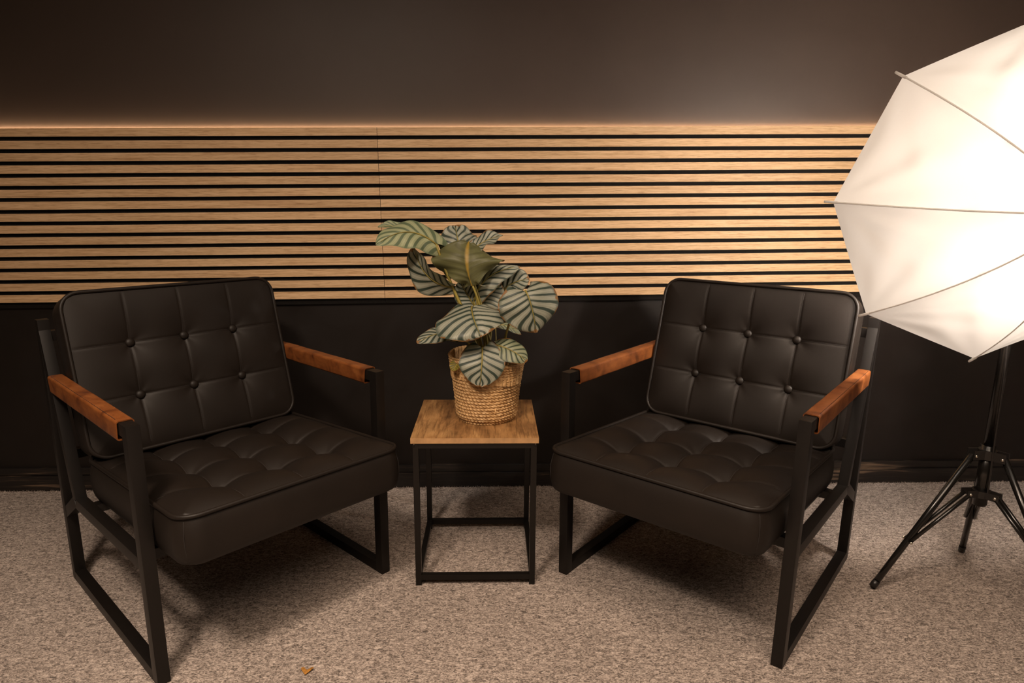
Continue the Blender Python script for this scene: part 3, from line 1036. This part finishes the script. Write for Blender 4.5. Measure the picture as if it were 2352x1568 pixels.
# ------------------------------------------------------------------ light stand
PX, PY = 1.370, -0.715
st = empty('light_stand', (PX, PY, 0))
tag(st, 'black folding tripod light stand under the white umbrella', 'light stand')
tube_obj('lower_tube', [(0, 0, 0.262), (0, 0, 0.435)], 0.0165, MAT['black_gloss'], st, 20)
tube_obj('upper_tube', [(0, 0, 0.430), (0, 0, 1.045)], 0.0125, MAT['black_gloss'], st, 20)
bm = bmesh.new()
lathe(bm, [(0.0128, 0.840), (0.019, 0.842), (0.019, 0.882), (0.0128, 0.886)], 20, None, True, True)
bm_obj('clamp_collar', bm, MAT['black_plastic'], st, True)
tube_obj('clamp_knob', [(0.016, 0.010, 0.862), (0.042, 0.028, 0.862)], [0.006, 0.011], MAT['black_plastic'], st, 10)
FEET = [(1.1043, -0.7064), (1.5070, -0.5185), (1.499, -0.921)]
def collar(name, z, arm, hh):
    bm = bmesh.new()
    lathe(bm, [(0.0168, z - hh), (0.0225, z - hh), (0.0225, z + hh), (0.0168, z + hh)], 20, None, True, True)
    for fx, fy in FEET:
        d = Vector((fx - PX, fy - PY, 0)).normalized()
        s = Vector((-d.y, d.x, 0))
        for q in (-1, 1):
            c0 = d * 0.012 + s * (0.0125 * q)
            poly = [c0 + s * (-0.0018) + Vector((0, 0, z - hh)), c0 + s * 0.0018 + Vector((0, 0, z - hh)),
                    c0 + s * 0.0018 + Vector((0, 0, z + hh)), c0 - s * 0.0018 + Vector((0, 0, z + hh))]
            add_prism(bm, poly, d * arm, 0.0006)
    return bm_obj(name, bm, MAT['black_plastic'], st)
cu = collar('upper_collar', 0.411, 0.034, 0.0125)
cl = collar('lower_collar', 0.297, 0.034, 0.0095)
def screw(p, axis, parent, r=0.0042):
    q = Vector(axis).to_track_quat('Z', 'Y').to_matrix().to_4x4()
    bm = bmesh.new()
    lathe(bm, [(r, 0), (r * .95, r * .45), (r * .55, r * .7), (r * .05, r * .75)], 12, Matrix.Translation(p) @ q, True, True)
    return bm_obj('screw', bm, MAT['chrome'], parent, True)
for fx, fy in FEET:
    d = Vector((fx - PX, fy - PY, 0)); rf = d.length; d.normalize()
    s = Vector((-d.y, d.x, 0))
    topp = d * 0.040 + Vector((0, 0, 0.409))
    foot = d * rf + Vector((0, 0, 0.008))
    lg = tube_obj('leg', [topp, topp.lerp(foot, 0.5), topp.lerp(foot, 0.72), foot], 0.0088, MAT['black_gloss'], st, 14)
    tube_obj('foot_cap', [topp.lerp(foot, 0.955), topp.lerp(foot, 1.0)], 0.0098, MAT['black_plastic'], lg, 14)
    j = topp.lerp(foot, 0.64)
    for q in (-1, 1):
        a = d * 0.038 + s * (0.0105 * q) + Vector((0, 0, 0.295))
        b = j + s * (0.0105 * q)
        tube_obj('strut', [a, a.lerp(b, .5), b], 0.0054, MAT['black_gloss'], st, 10)
        screw(j + s * (0.0165 * q), s * q, st)
        screw(d * 0.038 + s * (0.0145 * q) + Vector((0, 0, 0.297)), s * q, st)
        screw(topp + s * (0.0145 * q), s * q, st)

# ------------------------------------------------------------------ lamp head with the bulb
O = Vector((1.2314, -0.8133, 1.0847))
NRM = Vector((-0.132, -0.985, -0.109)).normalized()
E1 = Vector((0, 0, 1)).cross(NRM).normalized()
E2 = NRM.cross(E1).normalized()
lamp = empty('studio_lamp', (PX, PY, 1.045))
tag(lamp, 'glowing studio lamp on top of the stand behind the umbrella', 'lamp')
HB = Vector((1.285, -0.735, 1.086)) - Vector((PX, PY, 1.045))
qn = NRM.to_track_quat('Z', 'Y').to_matrix().to_4x4()
bm = bmesh.new()
add_box(bm, (-0.014, -0.016, -0.006), (0.014, 0.016, 0.050), 0.003)
bm_obj('swivel_bracket', bm, MAT['black_plastic'], lamp)
tube_obj('side_arm', [(0, 0, 0.036), HB * 0.5 + Vector((0, 0, 0.018)), HB, Vector((1.2446, -0.7148, 1.0958)) - Vector((PX, PY, 1.045))], 0.0085, MAT['black_plastic'], lamp, 12)
bm = bmesh.new()
lathe(bm, [(0.010, -0.055), (0.022, -0.050), (0.024, 0.0), (0.021, 0.040), (0.017, 0.042)], 22, Matrix.Translation(HB + NRM * 0.052) @ qn, True, True)
bm_obj('socket', bm, MAT['black_plastic'], lamp, True)
bm = bmesh.new()
lathe(bm, [(0.014, 0.0), (0.016, 0.012), (0.026, 0.030), (0.034, 0.052), (0.036, 0.072), (0.031, 0.094), (0.018, 0.107), (0.002, 0.111)], 22, Matrix.Translation(HB + NRM * 0.094) @ qn, True, True)
bo = bm_obj('bulb', bm, MAT['bulb'], lamp, True)
bo['label'] = 'glowing warm white bulb'

# ------------------------------------------------------------------ shoot-through umbrella
um = empty('photo_umbrella', O)
tag(um, 'white translucent photo umbrella, lit from inside, at the right edge', 'umbrella')
UR, UH, NR, ROT = 0.395, 0.256, 8, 2.374
def rib_pt(k, t, lift=0.0):
    a = ROT + k * 2 * pi / NR
    rad = UR * t
    z = UH * (1 - t ** 1.9) + lift
    return (E1 * cos(a) + E2 * sin(a)) * rad + NRM * z
for k in range(NR):
    nt_, nj = 52, 30
    verts, faces = [], []
    rnd = random.Random(40 + k)
    pa, pb = rnd.uniform(0, 6), rnd.uniform(0, 6)
    for i in range(nt_ + 1):
        t = 0.012 + 0.988 * i / nt_
        for j in range(nj + 1):
            f = j / nj
            a0, a1 = rib_pt(k, t), rib_pt(k + 1, t)
            p = a0.lerp(a1, f)
            mid = sin(pi * f)
            # the cloth is pulled straight between the ribs and puckers towards the tips
            p = p + NRM * (-0.006 * mid * t)
            ch = (a1 - a0).length
            fold = 0.0
            for xx, ph, cnt in ((f * ch, pa, 11.0), ((1 - f) * ch, pb, 9.0)):
                yy = (1 - t) * UR * 1.25
                dist = sqrt(xx * xx + yy * yy)
                ang = math.atan2(xx, yy + 1e-6)
                fold += 0.055 * dist * exp(-(dist / 0.17) ** 2) * sin(cnt * ang + ph)
            p = p + NRM * (fold * sqrt(mid))
            verts.append(p)
    for i in range(nt_):
        for j in range(nj):
            a = i * (nj + 1) + j
            faces.append((a, a + 1, a + nj + 2, a + nj + 1))
    obj('canopy_panel', verts, faces, MAT['fabric'], um, True)
for k in range(NR):
    pts = [rib_pt(k, 0.03 + 0.985 * i / 20, -0.0012 if i < 19 else 0.0) for i in range(21)]
    rb = tube_obj('rib', pts, 0.0020, MAT['fibreglass'], um, 8)
    tip0, tip1 = rib_pt(k, 0.985), rib_pt(k, 1.036)
    tube_obj('rib_tip', [tip0, tip0.lerp(tip1, .3), tip1], [0.0030, 0.0034, 0.0030], MAT['fibreglass'], rb, 10)
    q0, q1 = rib_pt(k, 0.50, -0.003), NRM * (UH - 0.135)
    tube_obj('stretcher', [q0, q0.lerp(q1, .5), q1], 0.0013, MAT['white_plastic'], rb, 6)
tube_obj('shaft', [NRM * (UH + 0.016), NRM * 0.1, NRM * (-0.10)], 0.0042, MAT['aluminium'], um, 10)
bm = bmesh.new()
lathe(bm, [(0.004, -0.004), (0.011, -0.003), (0.010, 0.004), (0.006, 0.014), (0.005, 0.022)], 16, Matrix.Translation(NRM * UH) @ qn, True, True)
bm_obj('ferrule', bm, MAT['white_plastic'], um, True)

# lamp cable hanging beside the pole
cb = []
for i in range(40):
    f = i / 39
    z = 1.07 - 0.80 * f
    off = 0.022 + 0.020 * sin(pi * min(1, f * 1.25)) ** 2
    cb.append((PX + off * cos(3.6 + 1.2 * f), PY - 0.004 + off * sin(3.6 + 1.2 * f) * 0.8, z))
co = tube_obj('lamp_cable', cb, 0.0027, MAT['black_plastic'], None, 7)
tag(co, 'thin black lamp cable hanging down beside the light stand pole', 'cable')

# ------------------------------------------------------------------ dried leaf scrap on the carpet
verts = []
outline = [(0.0, -0.011), (0.0065, -0.004), (0.0125, 0.004), (0.0115, 0.0072), (0.006, 0.0062), (0.003, 0.003), (0.0, 0.0022), (-0.003, 0.0045), (-0.0065, 0.0085), (-0.0105, 0.0068), (-0.0115, 0.003), (-0.007, -0.003)]
n = len(outline)
for x, y in outline: verts.append((x, y, 0.0040 + 0.0030 * abs(x) / 0.012))
for x, y in outline: verts.append((x * .96, y * .96, 0.0028 + 0.0030 * abs(x) / 0.012))
verts += [(0, -0.002, 0.0052), (0, -0.002, 0.0030)]
faces = []
for i in range(n):
    j = (i + 1) % n
    faces += [(i, j, 2 * n), (n + j, n + i, 2 * n + 1), (i, n + i, n + j, j)]
dl = obj('dried_leaf', verts, faces, MAT['dried'])
dl.location = (-0.4156, -0.9956, 0.0)
dl.scale = (1.2, 1.2, 1.0)
tag(dl, 'small dried orange leaf scrap lying on the carpet in front', 'leaf')
